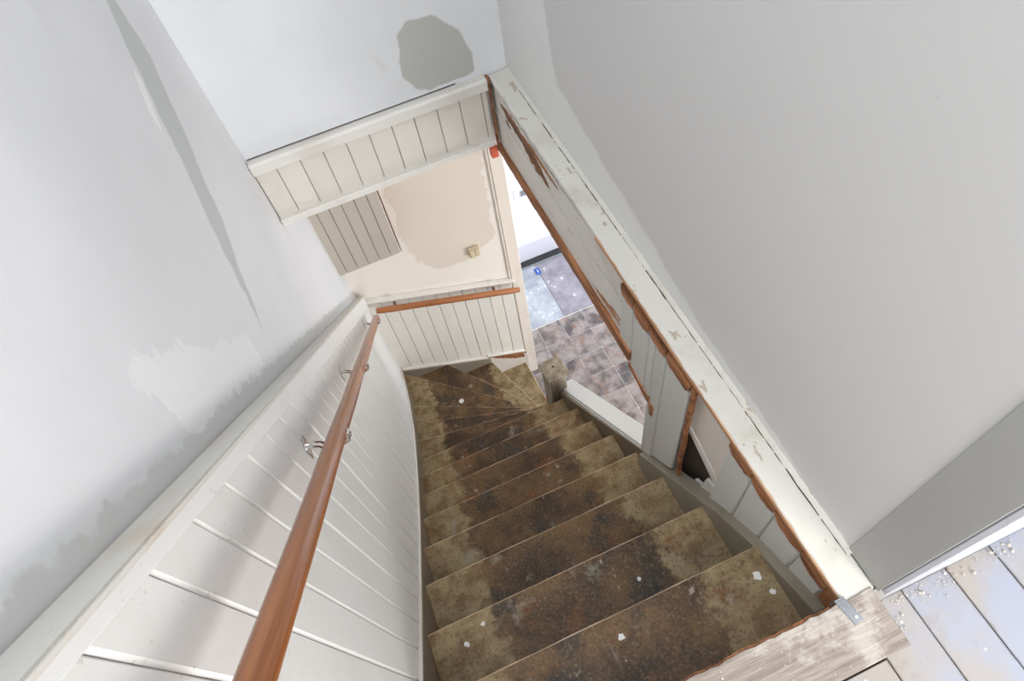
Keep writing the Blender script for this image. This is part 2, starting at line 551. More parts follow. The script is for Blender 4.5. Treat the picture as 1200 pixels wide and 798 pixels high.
def ragged(u0, u1, top, bot, amp, step, seed, both=False):
    """outline polygon with a ragged lower edge"""
    r = random.Random(seed)
    n = max(2, int(abs(u1 - u0) / step))
    a = [(lerp(u0, u1, i / n), top(lerp(u0, u1, i / n)) + (r.uniform(-amp, amp) if both else 0)) for i in range(n + 1)]
    b = [(lerp(u0, u1, i / n), bot(lerp(u0, u1, i / n)) + r.uniform(-amp, amp)) for i in range(n + 1)]
    return a, b


def strip(mb, axis, a, b, d0, d1):
    """solid strip between two equally long polylines a (top) and b (bottom)"""
    mk = (lambda u, d, z: (d, u, z)) if axis == 0 else (lambda u, d, z: (u, d, z))
    mb.loft([[mk(p[0], d0, p[1]), mk(p[0], d1, p[1]), mk(q[0], d1, q[1]), mk(q[0], d0, q[1])] for p, q in zip(a, b)])
    return mb


# ------------------------------------------------------------------ setting
FZ = -3.664          # hall floor
XL = -0.343
XW = 0.652           # right wall plaster
struct('wall_left', MB().box(XL - 0.12, XL, -2.42, 3.0, FZ - 0.1, 2.7).skew(), P['left'],
       'long left plaster wall with grey skim coat and ragged white filler streaks', 'wall')
struct('wall_back', MB().box(XL, XW, 2.05, 2.15, -0.02, 2.7), P['back'],
       'white plaster end wall above the boarded header with one dark grey filler patch', 'wall')
struct('wall_right', MB().box(XW, XW + 0.12, 0.036, 2.15, -0.005, 2.7), P['right'],
       'large pale grey plaster wall to the right of the stair opening', 'wall')
struct('wall_landing', MB().box(XW + 0.12, 3.1, 0.036, 0.15, -0.005, 2.7), P['side'],
       'plaster wall of the landing behind the white skirting', 'wall')
wr = MB()
wr.box(XL - 0.1, -0.17, -2.42, -2.3, -0.3, 2.7).box(0.47, 0.68, -2.42, -2.3, -0.3, 2.7).box(-0.17, 0.47, -2.42, -2.3, -0.3, 1.78).box(-0.17, 0.47, -2.42, -2.3, 2.62, 2.7)  # this high opening is made up for the added rear fill
wr.box(1.62, 3.1, -2.42, -2.3, -0.3, 2.7)
wr.box(0.68, 1.62, -2.42, -2.3, -0.3, 0.92).box(0.68, 1.62, -2.42, -2.3, 2.08, 2.7)
struct('wall_rear', wr, P['side'], 'landing wall with the rear window opening', 'wall')
struct('wall_side', MB().box(3.1, 3.22, -2.42, 0.15, -0.3, 2.7), P['side'], 'blank side wall of the landing', 'wall')
cl_ = MB()
cl_.box(XL - 0.2, -0.32, -2.42, 2.15, 2.7, 2.8).box(0.52, 3.22, -2.42, 2.15, 2.7, 2.8)
cl_.box(-0.32, 0.52, -2.42, -0.27, 2.7, 2.8).box(-0.32, 0.52, 1.07, 2.15, 2.7, 2.8)  # opening made up for the overhead fill light
struct('ceiling', cl_, P['ceil'], 'white ceiling with an added fill light opening above the stairwell', 'ceiling')
struct('wall_hall', MB().box(XL, 0.74, 2.885, 2.99, FZ - 0.1, -0.33), P['low'],
       'cream plaster wall at the foot of the stairs with a large beige filler patch', 'wall')
hw = MB()
hw.box(2.6, 2.7, -0.5, 0.05, FZ - 0.1, -0.33).box(2.6, 2.7, 1.05, 2.6, FZ - 0.1, -0.33).box(2.6, 2.7, 3.6, 4.2, FZ - 0.1, -0.33)
hw.box(2.6, 2.7, 2.6, 3.6, FZ - 0.1, -3.0).box(2.6, 2.7, 2.6, 3.6, -1.4, -0.33)
hw.box(2.6, 2.7, 0.05, 1.05, FZ - 0.1, -3.5).box(2.6, 2.7, 0.05, 1.05, -1.8, -0.33)  # both openings in this wall are made up for added hall lights
struct('wall_entrance', hw, P['low'], 'hall wall with openings added for the fill lights', 'wall')
struct('wall_door', MB().box(0.7, 1.0, 4.1, 4.2, FZ - 0.1, -0.33).box(2.1, 2.6, 4.1, 4.2, FZ - 0.1, -0.33).box(1.0, 2.1, 4.1, 4.2, -1.0, -0.33),
       P['low'], 'hall wall around the white front door', 'wall')
struct('wall_passage', MB().box(0.69, 0.81, 2.99, 4.1, FZ - 0.1, -0.33), P['low'], 'short hall wall between doorway and front door', 'wall')
struct('wall_understairs', MB().box(XL, 2.6, -0.5, -0.4, FZ - 0.1, -0.33), P['low'], 'hall end wall under the landing', 'wall')
struct('ceiling_hall', MB().box(XL, 2.7, 2.075, 4.2, -0.33, -0.02), P['ceil'], 'ceiling of the hall beyond the boarded header', 'ceiling')
struct('ceiling_passage', MB().box(0.64, 2.7, 0.05, 2.075, -0.33, -0.024), P['ceil'], 'ceiling of the hall below the large right wall', 'ceiling')
struct('ceiling_landing', MB().box(XL, 2.7, -0.5, 0.02, -0.33, -0.06), P['ceil'], 'ceiling of the hall below the landing', 'ceiling')

# upper floor: boards as pieces
fl = thing('floor', (1.4, -1.1, 0), 'upstairs floor of pale worn painted floorboards', 'floor', kind='structure')
MB().box(XL, 3.1, -2.3, -0.0, -0.06, -0.016).build('subfloor', P['dark'], fl)
pw = 0.1085
k = 0
x = 0.692 - 10 * pw
while x < 3.05:
    x0, x1 = max(x, XL + 0.002), min(x + pw, 3.095)
    if x1 - x0 > 0.01:
        yend = -0.074 if x1 < 0.66 else (0.020 if x0 > 0.66 else 0.020)
        dz = random.uniform(-0.002, 0.001)
        MB().box(x0 + 0.0012, x1 - 0.0012, -2.3, yend, -0.02, dz).build('floorboard', P['fboard'], fl, 0.0012)
    x += pw
edge = [(lerp(XL + 0.003, 0.641, i / 60), 0.047 + random.uniform(-0.0025, 0.0025)) for i in range(61)]
MB().prism(edge + [(0.640, -0.0705), (XL + 0.003, -0.0705)], 2, -0.05, 0.003).build('edge_plank', P['plank'], fl, 0.001)['label'] = 'rough dusty plank along the top of the stairs'
e2 = [(p[0], p[1] + 0.004 + random.uniform(0, 0.002)) for p in edge[:-6]]
MB().prism(e2 + [(p[0], p[1] - 0.004) for p in reversed(edge[:-6])], 2, -0.03, -0.002).build('worn_edge', P['bare'], fl)['label'] = 'bare reddish worn front edge of the top plank'

# hall floor: tiles as pieces
hf = thing('floor_hall', (1.4, 2.8, FZ), 'hall floor of mottled square tiles with pale joints', 'floor', kind='structure')
MB().box(XL, 2.6, -0.4, 4.1, FZ - 0.1, FZ - 0.006).build('grout_bed', P['grout'], hf)
tp = 0.2265
tme = None
for i in range(-4, 4):
    for j in range(-5, 5):
        x0, y0 = 1.205 + i * tp, 2.36 + j * tp
        if x0 + tp > 2.6 or x0 < 0.3 or (y0 > 3.2):
            continue
        if y0 + tp > 3.28:
            continue
        if tme is None:
            c = hf['_o']
            o = MB().box(0.0035, tp - 0.0035, 0.0035, tp - 0.0035, -0.006, 0.0).build('tile', P['tile'], None, 0.0015)
            tme = o.data
        else:
            o = bpy.data.objects.new('tile', tme)
            COL.objects.link(o)
        o.parent = hf
        o.location = Vector((x0 + random.uniform(-.001, .001), y0, FZ)) * S - Vector(hf['_o'])
MB().box(1.272, 2.1, 3.276, 3.955, FZ - 0.006, FZ + 0.006).build('mat_board', P['slab'], hf, 0.002)['label'] = 'large mauve grey board spattered with white paint'
MB().box(0.80, 1.266, 3.276, 3.72, FZ - 0.006, FZ).build('pale_slab', P['pale'], hf, 0.002)
MB().box(0.80, 1.266, 3.724, 4.0, FZ - 0.006, FZ - 0.001).build('pale_slab', P['pale'], hf, 0.002)
tag(MB().box(1.235, 1.285, 3.84, 3.915, FZ + 0.0065, FZ + 0.011).build('paper_tag', P['blue'], None, 0.001),
    'small bright blue tag lying on the hall floor near the door threshold', 'tag')
MB().box(1.257, 1.266, 3.858, 3.897, FZ + 0.011, FZ + 0.0116).build('white_mark', P['flake'], bpy.data.objects['paper_tag'])

# front door
dr = thing('door_1', (1.55, 4.08, FZ), 'brightly lit white front door with letter plate', 'door', kind='structure')
MB().box(1.0, 2.1, 4.06, 4.12, FZ + 0.02, -1.0).build('door_leaf', P['door'], dr, 0.004)
MB().box(1.0, 2.1, 4.035, 4.06, FZ + 0.03, FZ + 0.27).build('weather_board', P['doorlow'], dr, 0.004)['label'] = 'pale lilac lower board of the door'
MB().box(1.0, 2.1, 3.985, 4.06, FZ - 0.0, FZ + 0.03).build('threshold', P['black'], dr, 0.004)['label'] = 'black threshold strip'
MB().box(1.0, 2.1, 3.960, 3.984, FZ - 0.0, FZ + 0.014).build('threshold', P['steel'], dr, 0.003)['label'] = 'metal threshold strip'
lp = MB().box(1.19, 1.56, 4.048, 4.06, -2.80, -2.66).build('letter_plate', P['doorlow'], dr, 0.004)
MB().box(1.25, 1.50, 4.040, 4.049, -2.765, -2.70).build('letter_flap', P['steel'], lp, 0.004)

# doorway casing and skirting
tr = tag(MB().box(0.728, 0.812, 2.862, 2.99, FZ, -0.331).build('trim_1', P['casing'], None, 0.003),
         'cream door casing beside the lower plaster wall', 'casing', None, 'structure')
MB().box(0.712, 0.7275, 2.868, 2.884, -2.27, -0.331).build('mould', P['casing'], tr, 0.003)
sk = tag(MB().box(0.70, 3.09, 0.021, 0.0355, 0.0, 0.13).build('baseboard_landing', P['skirt'], None, 0.003),
         'bluish white skirting board along the landing wall', 'skirting', None, 'structure')
MB().box(0.70, 3.09, 0.027, 0.0355, 0.1305, 0.15).build('mould', P['skirt'], sk, 0.003)
t2 = tag(MB().box(0.6485, 0.70, 0.0355, 0.130, 0.001, 2.69).build('trim_2', P['flatgrey'], None, 0.001),
         'tall mid grey flat strip at the corner of the right wall', 'wall corner', None, 'structure')
t3 = tag(MB().box(0.655, 0.70, 0.0215, 0.0352, 0.0, 2.69).build('trim_3', P['skirt'], None, 0.003),
         'white corner architrave rising from the landing floor', 'casing', None, 'structure')

# ------------------------------------------------------------------ left dado
stl = interp([(-0.6, 0.86), (0.05, 0.066), (0.3, -0.232), (0.577, -0.571), (1.066, -1.157), (1.537, -1.678), (1.996, -2.154), (2.499, -2.571), (2.846, -2.753), (3.0, -2.83)])
CAP = lambda y: 1.256 - 1.080 * y
FRZ = lambda y: 1.222 - 1.120 * y
da = thing('dado_panelling', (-0.34, 1.2, -1.0), 'white boarded dado sloping down the left wall of the stairs', 'panelling')
y = 0.308 - 11 * 0.0895
while y < 2.85:
    y0, y1 = y, min(y + 0.0895, 2.862)
    vboard(0, y0 + 0.0004, y1 - 0.0004, lambda u: FRZ(u) + 0.004, lambda u: stl(u) - 0.03, -0.299 + random.uniform(-.0008, .0008), XL + 0.001, 0.0044).skew().build('board', P['board'], da)
    y += 0.0895
ya, yb = -0.66, 2.868
MB().prism([(ya, CAP(ya) - 0.015), (yb, CAP(yb) - 0.015), (yb, FRZ(yb)), (ya, FRZ(ya))], 0, XL + 0.001, -0.294).skew().build('frieze_board', P['frieze'], da, 0.0015)
MB().prism([(ya, CAP(ya)), (yb, CAP(yb)), (yb, CAP(yb) - 0.0148), (ya, CAP(ya) - 0.0148)], 0, XL + 0.001, -0.287).skew().build('dado_cap', P['dadocap'], da, 0.003, False, 2)
pts = [-0.60 + 0.115 * i for i in range(31)]
strip(MB(), 0, [(u, stl(u) + 0.002) for u in pts], [(u, stl(u) - 0.026) for u in pts], -0.2985, -0.287).skew().build('base_mould', P['stringwhite'], da, 0.002)

# ------------------------------------------------------------------ back dado
DB = lambda x, o=0: -1.876 - 0.381 * (x + 0.328) + o
SB = lambda x, o=0: -2.785 - 0.485 * (x + 0.275) + o
db = thing('dado_panelling', (0.2, 2.87, -2.4), 'cream boarded dado on the far wall behind the winding steps', 'panelling')
x = -0.199 - 0.0917
n = 0
while x < 0.715:
    x0, x1 = max(x, -0.298), min(x + 0.0917, 0.726)
    if x1 - x0 > 0.01:
        vboard(1, x0 + 0.0013, x1 - 0.0013, lambda u: DB(u, -0.008), lambda u: SB(u, -0.02), 2.858 + random.uniform(-.0008, .0008), 2.883, 0.003).build('board', P['boardback'], db)
    x += 0.0917
MB().prism([(-0.34, DB(-0.34)), (0.745, DB(0.745)), (0.745, DB(0.745, -0.014)), (-0.34, DB(-0.34, -0.014))], 1, 2.884, 2.838).build('dado_cap', P['boardback'], db, 0.003)
MB().prism([(-0.285, SB(-0.285, 0.004)), (0.40, SB(0.40, 0.004)), (0.40, SB(0.40, -0.022)), (-0.285, SB(-0.285, -0.022))], 1, 2.857, 2.838).build('base_mould', P['stringwhite'], db, 0.003)
MB().prism([(0.40, SB(0.40, 0.0)), (0.70, SB(0.70, 0.02)), (0.71, SB(0.71, -0.075)), (0.62, SB(0.62, -0.078)), (0.47, SB(0.47, -0.035))], 1, 2.857, 2.842).build('bare_strip', P['bare'], db, 0.001)['label'] = 'bare orange wood strip at the foot of the boards'
MB().prism([(0.40, SB(0.40, 0.02)), (0.72, SB(0.72, 0.035)), (0.72, SB(0.72, 0.012)), (0.40, SB(0.40, 0.0))], 1, 2.8575, 2.838).build('base_mould', P['boardback'], db, 0.002)

# ------------------------------------------------------------------ boarded box beside the lower wall
bx = thing('boarded_cupboard', (-0.14, 2.75, -1.44), 'taupe boarded box in the corner below the header, against the lower wall', 'cupboard')
xs = [-0.341, -0.283, -0.215, -0.147, -0.077, -0.008, 0.056]
for a, b in zip(xs, xs[1:]):
    vboard(1, a + 0.0010, b - 0.0010, lambda u: -0.40, lambda u: -1.432, 2.72 + random.uniform(-.001, .001), 2.745, 0.005).build('board', P['boxpaint'], bx)
MB().box(-0.341, 0.054, 2.746, 2.883, -1.428, -0.40).build('carcass', P['boxpaint'], bx)
MB().box(0.0575, 0.0625, 2.728, 2.883, -1.436, -0.40).build('edge_strip', P['baredark'], bx)

# ------------------------------------------------------------------ header
hd = thing('header_panelling', (0.1, 2.04, -0.3), 'cream boarded header under the white end wall, spanning the stairwell', 'panelling')
gx = [-0.341, -0.262, -0.174, -0.086, 0.002, 0.091, 0.179, 0.267, 0.358, 0.447, 0.536, 0.558]
for a, b in zip(gx, gx[1:]):
    vboard(1, a + 0.0010, b - 0.0010, lambda u: -0.03, lambda u: -0.285, 2.04 + random.uniform(-.0008, .0008), 2.07, 0.003).build('board', P['header'], hd)
MB().prism([(2.014, -0.042), (2.014, -0.002), (2.022, 0.006), (2.049, 0.006), (2.049, -0.042)], 0, -0.341, 0.560).build('top_trim', P['trimwhite'], hd, 0.002)
MB().box(-0.339, 0.45, 2.0488, 2.0512, 0.0065, 0.0105).build('gap', P['dark'], hd)['label'] = 'dark open joint between trim and plaster'
MB().box(-0.341, 0.552, 2.018, 2.07, -0.303, -0.272).build('bottom_trim', P['trimwhite'], hd, 0.003)
MB().box(0.535, 0.566, 2.04, 2.074, -0.385, -0.3305).build('corner_block', P['red'], hd, 0.003)['label'] = 'orange red painted block under the right end of the header'
MB().prism([(0.562, -0.335), (0.571, -0.335), (0.573, -0.20), (0.571, -0.10), (0.574, -0.04), (0.570, 0.008), (0.560, 0.008), (0.556, -0.03), (0.565, -0.07), (0.563, -0.18)], 1, 2.018, 2.04).build('bare_edge', P['baredark'], hd, 0.002)['label'] = 'dark bare wood edge in the corner of the opening'

# ------------------------------------------------------------------ capping board of the right wall
cp = thing('capping_board', (0.61, 1.04, 0), 'worn cream capping board along the foot of the large right wall', 'capping board')
r = random.Random(3)
ys = [0.044 + (2.046 - 0.044) * i / 80 for i in range(81)]
inner = [(0.573 + r.uniform(-.0018, .0018) + (0.002 if yy > 1.1 else 0), yy) for yy in ys]
MB().prism(inner + [(0.652, 2.046), (0.648, 0.044)], 2, -0.020, 0.0).build('board', P['capping'], cp, 0.0025)
MB().loft([[(0.5705 + r.uniform(-.0008, .0008), yy, -0.005), (0.5755, yy, -0.0025), (0.5755, yy, -0.019), (0.571, yy, -0.019)] for yy in ys if yy < 1.18]).build('bare_edge', P['baretan'], cp)['label'] = 'bare orange wood front edge'
MB().loft([[(0.640 + r.uniform(-.004, .003), yy, 0.0), (0.6515, yy, 0.0), (0.6515, yy, 0.008 + r.uniform(0, .004))] for yy in ys[3:]]).build('plaster_fillet', P['capping'], cp)

mbc = MB()
yy = 0.12
while yy < 1.9:
    L_ = r.uniform(0.03, 0.16)
    w_ = r.uniform(0.0006, 0.0020)
    k_ = max(2, int(L_ / 0.015))
    mbc.loft([[(0.6385 + r.uniform(-.0012, .0012) - w_, yy + L_ * j / k_, 0.0004), (0.6385 + w_, yy + L_ * j / k_, 0.0004), (0.6385, yy + L_ * j / k_, 0.0016)] for j in range(k_ + 1)])
    yy += L_ + r.choice((0.004, 0.01, 0.05 if yy > 1.1 else 0.012))
mbc.build('crack', P['dark'], cp)['label'] = 'dark open joint between board and plaster'

# ------------------------------------------------------------------ cladding under the capping board
cl = thing('fascia_cladding', (0.59, 1.2, -0.35), 'broken painted cladding below the capping board, right of the stairs', 'cladding')
# old horizontal lining
A, B = ragged(2.046, 1.008, lambda u: -0.044 - 0.006 * math.sin(9 * u), lambda u: -0.153, 0.0015, 0.03, 11)
strip(MB(), 0, A, B, 0.605, 0.582).build('lining_plank', P['claddingold'], cl)
A, B = ragged(2.046, 1.0, lambda u: -0.158, lambda u: -0.318, 0.0015, 0.03, 12)
strip(MB(), 0, A, B, 0.605, 0.580).build('lining_plank', P['claddingold'], cl)
A, B = ragged(2.046, 0.93, lambda u: -0.314, lambda u: -0.352 - 0.012 * (2.046 - u), 0.004, 0.02, 13)
strip(MB(), 0, A, B, 0.60, 0.566).build('bottom_batten', P['bare'], cl)['label'] = 'bare orange wood batten along the lower edge'
A, B = ragged(0.935, 0.80, lambda u: -0.385 - 0.2 * (0.935 - u), lambda u: -0.405 - 0.25 * (0.935 - u), 0.004, 0.02, 14)
strip(MB(), 0, A, B, 0.60, 0.569).build('bottom_batten', P['bare'], cl)['label'] = 'splintered bare wood end of the lower edge'
# a torn bare patch on the upper lining
def torn(pts, seed, mat='baredark'):
    """thin splintered patch given by its centre line (y, z, half height)"""
    rr = random.Random(seed)
    a_, b_ = [], []
    n_ = 26
    f_, g_ = interp([(-p[0], p[1]) for p in pts]), interp([(-p[0], p[2]) for p in pts])
    for j_ in range(n_ + 1):
        u_ = lerp(-pts[0][0], -pts[-1][0], j_ / n_)
        hh = g_(u_)
        a_.append((-u_, f_(u_) + hh * rr.uniform(.7, 1.1)))
        b_.append((-u_, f_(u_) - hh * rr.uniform(.6, 1.2)))
    strip(MB(), 0, a_, b_, 0.5835, 0.5802).build('torn_patch', P[mat], cl)['label'] = 'torn patch of bare dark wood'


torn([(1.96, -0.075, 0.004), (1.90, -0.085, 0.020), (1.78, -0.090, 0.024), (1.68, -0.105, 0.036), (1.60, -0.12, 0.026), (1.54, -0.135, 0.003)], 15)
torn([(1.75, -0.065, 0.002), (1.66, -0.066, 0.012), (1.56, -0.070, 0.010), (1.46, -0.072, 0.001)], 16, 'bare')
torn([(1.42, -0.175, 0.002), (1.385, -0.182, 0.018), (1.35, -0.205, 0.012), (1.32, -0.215, 0.001)], 17)
torn([(1.46, -0.215, 0.001), (1.42, -0.222, 0.008), (1.38, -0.235, 0.001)], 18)
torn([(1.34, -0.262, 0.001), (1.30, -0.266, 0.006), (1.25, -0.272, 0.001)], 19)
torn([(1.62, -0.235, 0.001), (1.56, -0.236, 0.004), (1.46, -0.246, 0.001)], 20)
torn([(1.93, -0.125, 0.001), (1.91, -0.128, 0.008), (1.88, -0.13, 0.001)], 21)
# vertical grey boards
ed = [1.010, 0.932, 0.842, 0.748, 0.630]
bots = [lambda u: -0.372 - 0.1 * (1.01 - u), lambda u: -0.395 - 0.1 * (0.93 - u), None, None]
for i in range(4):
    u0, u1 = ed[i + 1], ed[i]
    rr = random.Random(20 + i)
    tz = -0.098 + rr.uniform(-.006, .006)
    if i < 2:
        vboard(0, u0 + .0006, u1 - .0006, lambda u: tz, bots[i], 0.5735, 0.598, 0.006).build('cladding_board', P['grey'], cl)
    elif i == 2:
        mb = vboard(0, 0.806, u1 - .0006, lambda u: tz, lambda u: -0.412, 0.5735, 0.598, 0.006)
        mb.build('cladding_board', P['grey'], cl)
        vboard(0, u0 + .0006, 0.8055, lambda u: tz, lambda u: 0.058 - 1.12 * u, 0.5735, 0.598, 0.006).build('cladding_board', P['grey'], cl)
    else:
        vboard(0, u0 + .0006, u1 - .0006, lambda u: tz, lambda u: 0.09 - 1.13 * u, 0.5735, 0.598, 0.006).build('cladding_board', P['grey'], cl)
    # chipped bare wood above each board, rounded at its ends
    n = 9
    a = [(lerp(u1 - .002, u0 + .002, j / n), -0.046 + rr.uniform(-.002, .002)) for j in range(n + 1)]
    b = [(lerp(u1 - .002, u0 + .002, j / n), tz + 0.004 + 0.02 * (abs(2 * j / n - 1) ** 6) + rr.uniform(-.004, .003)) for j in range(n + 1)]
    strip(MB(), 0, a, b, 0.598, 0.572).build('bare_chip', P['bare'], cl)['label'] = 'chipped bare orange wood where a moulding was torn off'
MB().box(0.570, 0.578, 0.800, 0.8095, -0.83, -0.445).build('return_strip', P['grey'], cl, 0.002)
MB().loft([[(0.574, 0.765, -0.425), (0.5695, 0.795, -0.425), (0.58, 0.81, -0.42)], [(0.573, 0.775, -0.50), (0.572, 0.79, -0.50), (0.574, 0.79, -0.495)]]).build('bare_chip', P['bare'], cl)['label'] = 'splintered triangular notch of bare wood'
# bare stud beside the hole
A = [(lerp(0.624, 0.608, i / 13) + random.uniform(-.003, .003), lerp(-0.03, -0.60, i / 13)) for i in range(14)]
Bp = [(p[0] - 0.012 + random.uniform(-.0015, .0015), p[1]) for p in A]
mbs = MB()
mbs.loft([[(0.5735, p[0], p[1]), (0.5735, q[0], p[1]), (0.588, q[0] + .002, p[1]), (0.588, p[0], p[1])] for p, q in zip(A, Bp)])
mbs.build('stud', P['bare'], cl)['label'] = 'bare orange wood stud with splintered edges'
# recessed plank, void and small patches
MB().prism([(0.660, -0.035), (0.445, -0.035), (0.425, -0.30), (0.47, -0.345), (0.660, -0.288)], 0, 0.603, 0.622).build('recessed_plank', P['plankpink'], cl, 0.002)['label'] = 'recessed pinkish white plank'
MB().prism([(0.640, -0.297), (0.64, -0.325), (0.46, -0.405), (0.43, -0.345), (0.47, -0.352)], 0, 0.600, 0.612).build('lath', P['plankpink'], cl, 0.001)
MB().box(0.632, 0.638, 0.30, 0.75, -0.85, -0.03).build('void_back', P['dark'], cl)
MB().prism([(0.495, -0.405), (0.425, -0.39), (0.425, -0.50), (0.52, -0.585)], 0, 0.592, 0.602).build('patch_board', P['grey'], cl, 0.001)
stb = interp([(0.05, -0.114), (0.17, -0.190), (0.27, -0.255), (0.40, -0.378), (0.79, -0.825)])
# three lower boards
ed = [0.455, 0.362, 0.268, 0.17, 0.085]
for i in range(4):
    u0, u1 = ed[i + 1], ed[i]
    rr = random.Random(40 + i)
    tz = -0.082 + (0.0 if i < 3 else -0.008)
    vboard(0, u0 + .0006, u1 - .0006, lambda u: tz + 0.06 * (u - u0), lambda u: stb(u) - 0.012, 0.5785, 0.60, 0.006).build('cladding_board', P['grey'], cl)
    n = 9
    a = [(lerp(u1 - .001, u0 + .001, j / n), -0.034 + rr.uniform(-.002, .002)) for j in range(n + 1)]
    b = [(lerp(u1 - .001, u0 + .001, j / n), tz + 0.008 + 0.02 * (abs(2 * j / n - 1) ** 4) + rr.uniform(-.004, .003)) for j in range(n + 1)]
    strip(MB(), 0, a, b, 0.60, 0.576).build('bare_chip', P['bare'], cl)['label'] = 'chipped bare orange wood where a moulding was torn off'
MB().box(0.577, 0.60, 0.048, 0.085, -0.12, -0.024).build('bare_chip', P['bare'], cl, 0.002)['label'] = 'bare wood block at the end of the cladding'

# ------------------------------------------------------------------ staircase
st = thing('staircase', (0, 1.4, FZ), 'steep worn brown winding staircase with stained treads', 'staircase')
RZ, GO, Y0 = 0.229, 0.1945, 0.0515
XB = 0.572
XA = lambda yy: -0.296 + 0.023 * (yy - 2.05)
lines = [((XA(Y0 + GO * k), Y0 + GO * k), (XB, Y0 + GO * k)) for k in range(9)]
lines += [((XA(1.842), 1.842), (0.68, 1.702)), ((XA(2.090), 2.090), (0.68, 1.777)), ((XA(2.357), 2.357), (0.68, 1.862)), ((XA(2.780), 2.780), (0.68, 1.933)),
          ((0.055, 2.862), (0.70, 2.013)), ((0.412, 2.862), (0.712, 1.96)), ((0.704, 2.862), (0.735, 1.90))]


def off(l, d):
    (a0, a1), (b0, b1) = l
    L = math.hypot(b0 - a0, b1 - a1)
    nx, ny = (b1 - a1) / L * -1, (b0 - a0) / L      # towards descending side for straight flight
    return ((a0 + nx * d, a1 + ny * d), (b0 + nx * d, b1 + ny * d))


for k in range(1, 16):
    if k < 4:
        lines[k] = (lines[k][0], (0.5535, lines[k][1][1]))
    f, bk = lines[k], off(lines[k - 1], -0.022)
    poly = [bk[0], bk[1], f[1], f[0]]
    if k == 13:
        poly = [bk[0], bk[1], f[1], f[0], (XA(2.862), 2.862)]
    z = -RZ * k
    tb = MB().prism(poly, 2, z - 0.026, z).build('tread', P['tread'], st, 0.0015)
    # worn nosing: a thin half-round strip along the front edge
    (a0, a1), (b0, b1) = f
    rr = random.Random(60 + k)
    N = 24
    path, rad = [], []
    (p0, p1), (q0, q1) = off(f, -0.0015)
    for j in range(N + 1):
        s = j / N
        path.append((lerp(p0, q0, s), lerp(p1, q1, s), z - 0.0055 + rr.uniform(-.0007, .0007)))
        rad.append(0.0042 + rr.uniform(-.0008, .0008))
    MB().tube(path, rad, 6).build('nosing', P['nosing'], tb, 0, True)
    # riser under the nosing of the step above
    g = off(lines[k - 1], -0.020)
    h2 = off(lines[k - 1], -0.034)
    MB().prism([g[0], g[1], h2[1], h2[0]], 2, z, z + RZ - (0.027 if k > 1 else 0.06)).build('riser', P['riser'], st)
g, h2 = off(lines[15], -0.020), off(lines[15], -0.034)
MB().prism([g[0], g[1], h2[1], h2[0]], 2, FZ, -RZ * 15 - 0.027).build('riser', P['riser'], st)
# wall string on the left
pts = [0.0, 0.12, 0.257, 0.5, 0.73, 0.964, 1.2, 1.44, 1.69, 1.94, 2.2, 2.53, 2.84]
strip(MB(), 0, [(u, stl(u) - 0.006) for u in pts], [(u, stl(u) - 0.42) for u in pts], -0.298, -0.283).skew().build('wall_string', P['stringbrown'], st)
# far string
MB().prism([(-0.285, SB(-0.285, -0.006)), (0.415, SB(0.415, -0.006)), (0.415, SB(0.415, -0.42)), (-0.285, SB(-0.285, -0.42))], 1, 2.856, 2.842).build('far_string', P['stringer'], st)
MB().prism([(0.4155, SB(0.4155, -0.025)), (0.722, SB(0.722, -0.04)), (0.722, FZ), (0.4155, FZ)], 1, 2.856, 2.845).build('far_string', P['stringwhite'], st)['label'] = 'white painted end of the far string'
# right string
NL = lambda y, c: c - 1.1774 * (y - Y0)
MB().prism([(0.056, -0.118), (0.17, -0.190), (0.27, -0.255), (0.40, -0.378), (0.79, NL(0.79, 0.045)), (0.79, NL(0.79, -0.30)), (0.056, NL(0.056, -0.30))], 0, 0.552, 0.600).build('outer_string', P['stringer'], st, 0.002)
MB().prism([(0.79, NL(0.79, 0.045)), (1.75, NL(1.75, 0.045)), (1.75, NL(1.75, -0.34)), (0.79, NL(0.79, -0.34))], 0, 0.573, 0.66).build('outer_string', P['stringbrown'], st)
cpz = [(0.79, NL(0.79, 0.0625)), (1.76, NL(1.76, 0.0625))]
MB().loft([[(0.583 + dx0, yy, zz), (0.664 + dx1, yy, zz), (0.664 + dx1, yy, zz - 0.014), (0.583 + dx0, yy, zz - 0.014)] for (yy, zz), dx0, dx1 in ((cpz[0], 0, 0), (cpz[1], 0.018, 0.032))]).build('string_cap', P['strcap'], st, 0.002)
MB().loft([[(0.577 + dx, yy, zz - 0.0155), (0.60 + dx, yy, zz - 0.0155), (0.60 + dx, yy, zz - 0.027), (0.577 + dx, yy, zz - 0.027)] for (yy, zz), dx in ((cpz[0], 0), (cpz[1], 0.016))]).build('string_lip', P['strcap'], st, 0.001)
MB().prism([(0.05, NL(0.05, -0.30)), (1.75, NL(1.75, -0.30)), (1.75, FZ), (0.05, FZ)], 0, 0.60, 0.63).build('spandrel', P['grey'], st)
# newel post: square shaft with a stepped cap
cx, cy, a = 0.571, 1.712, math.radians(6)


def sq(h, z):
    return [(cx + h * (math.cos(a) * sx - math.sin(a) * sy), cy + h * (math.sin(a) * sx + math.cos(a) * sy), z) for sx, sy in ((-1, -1), (1, -1), (1, 1), (-1, 1))]


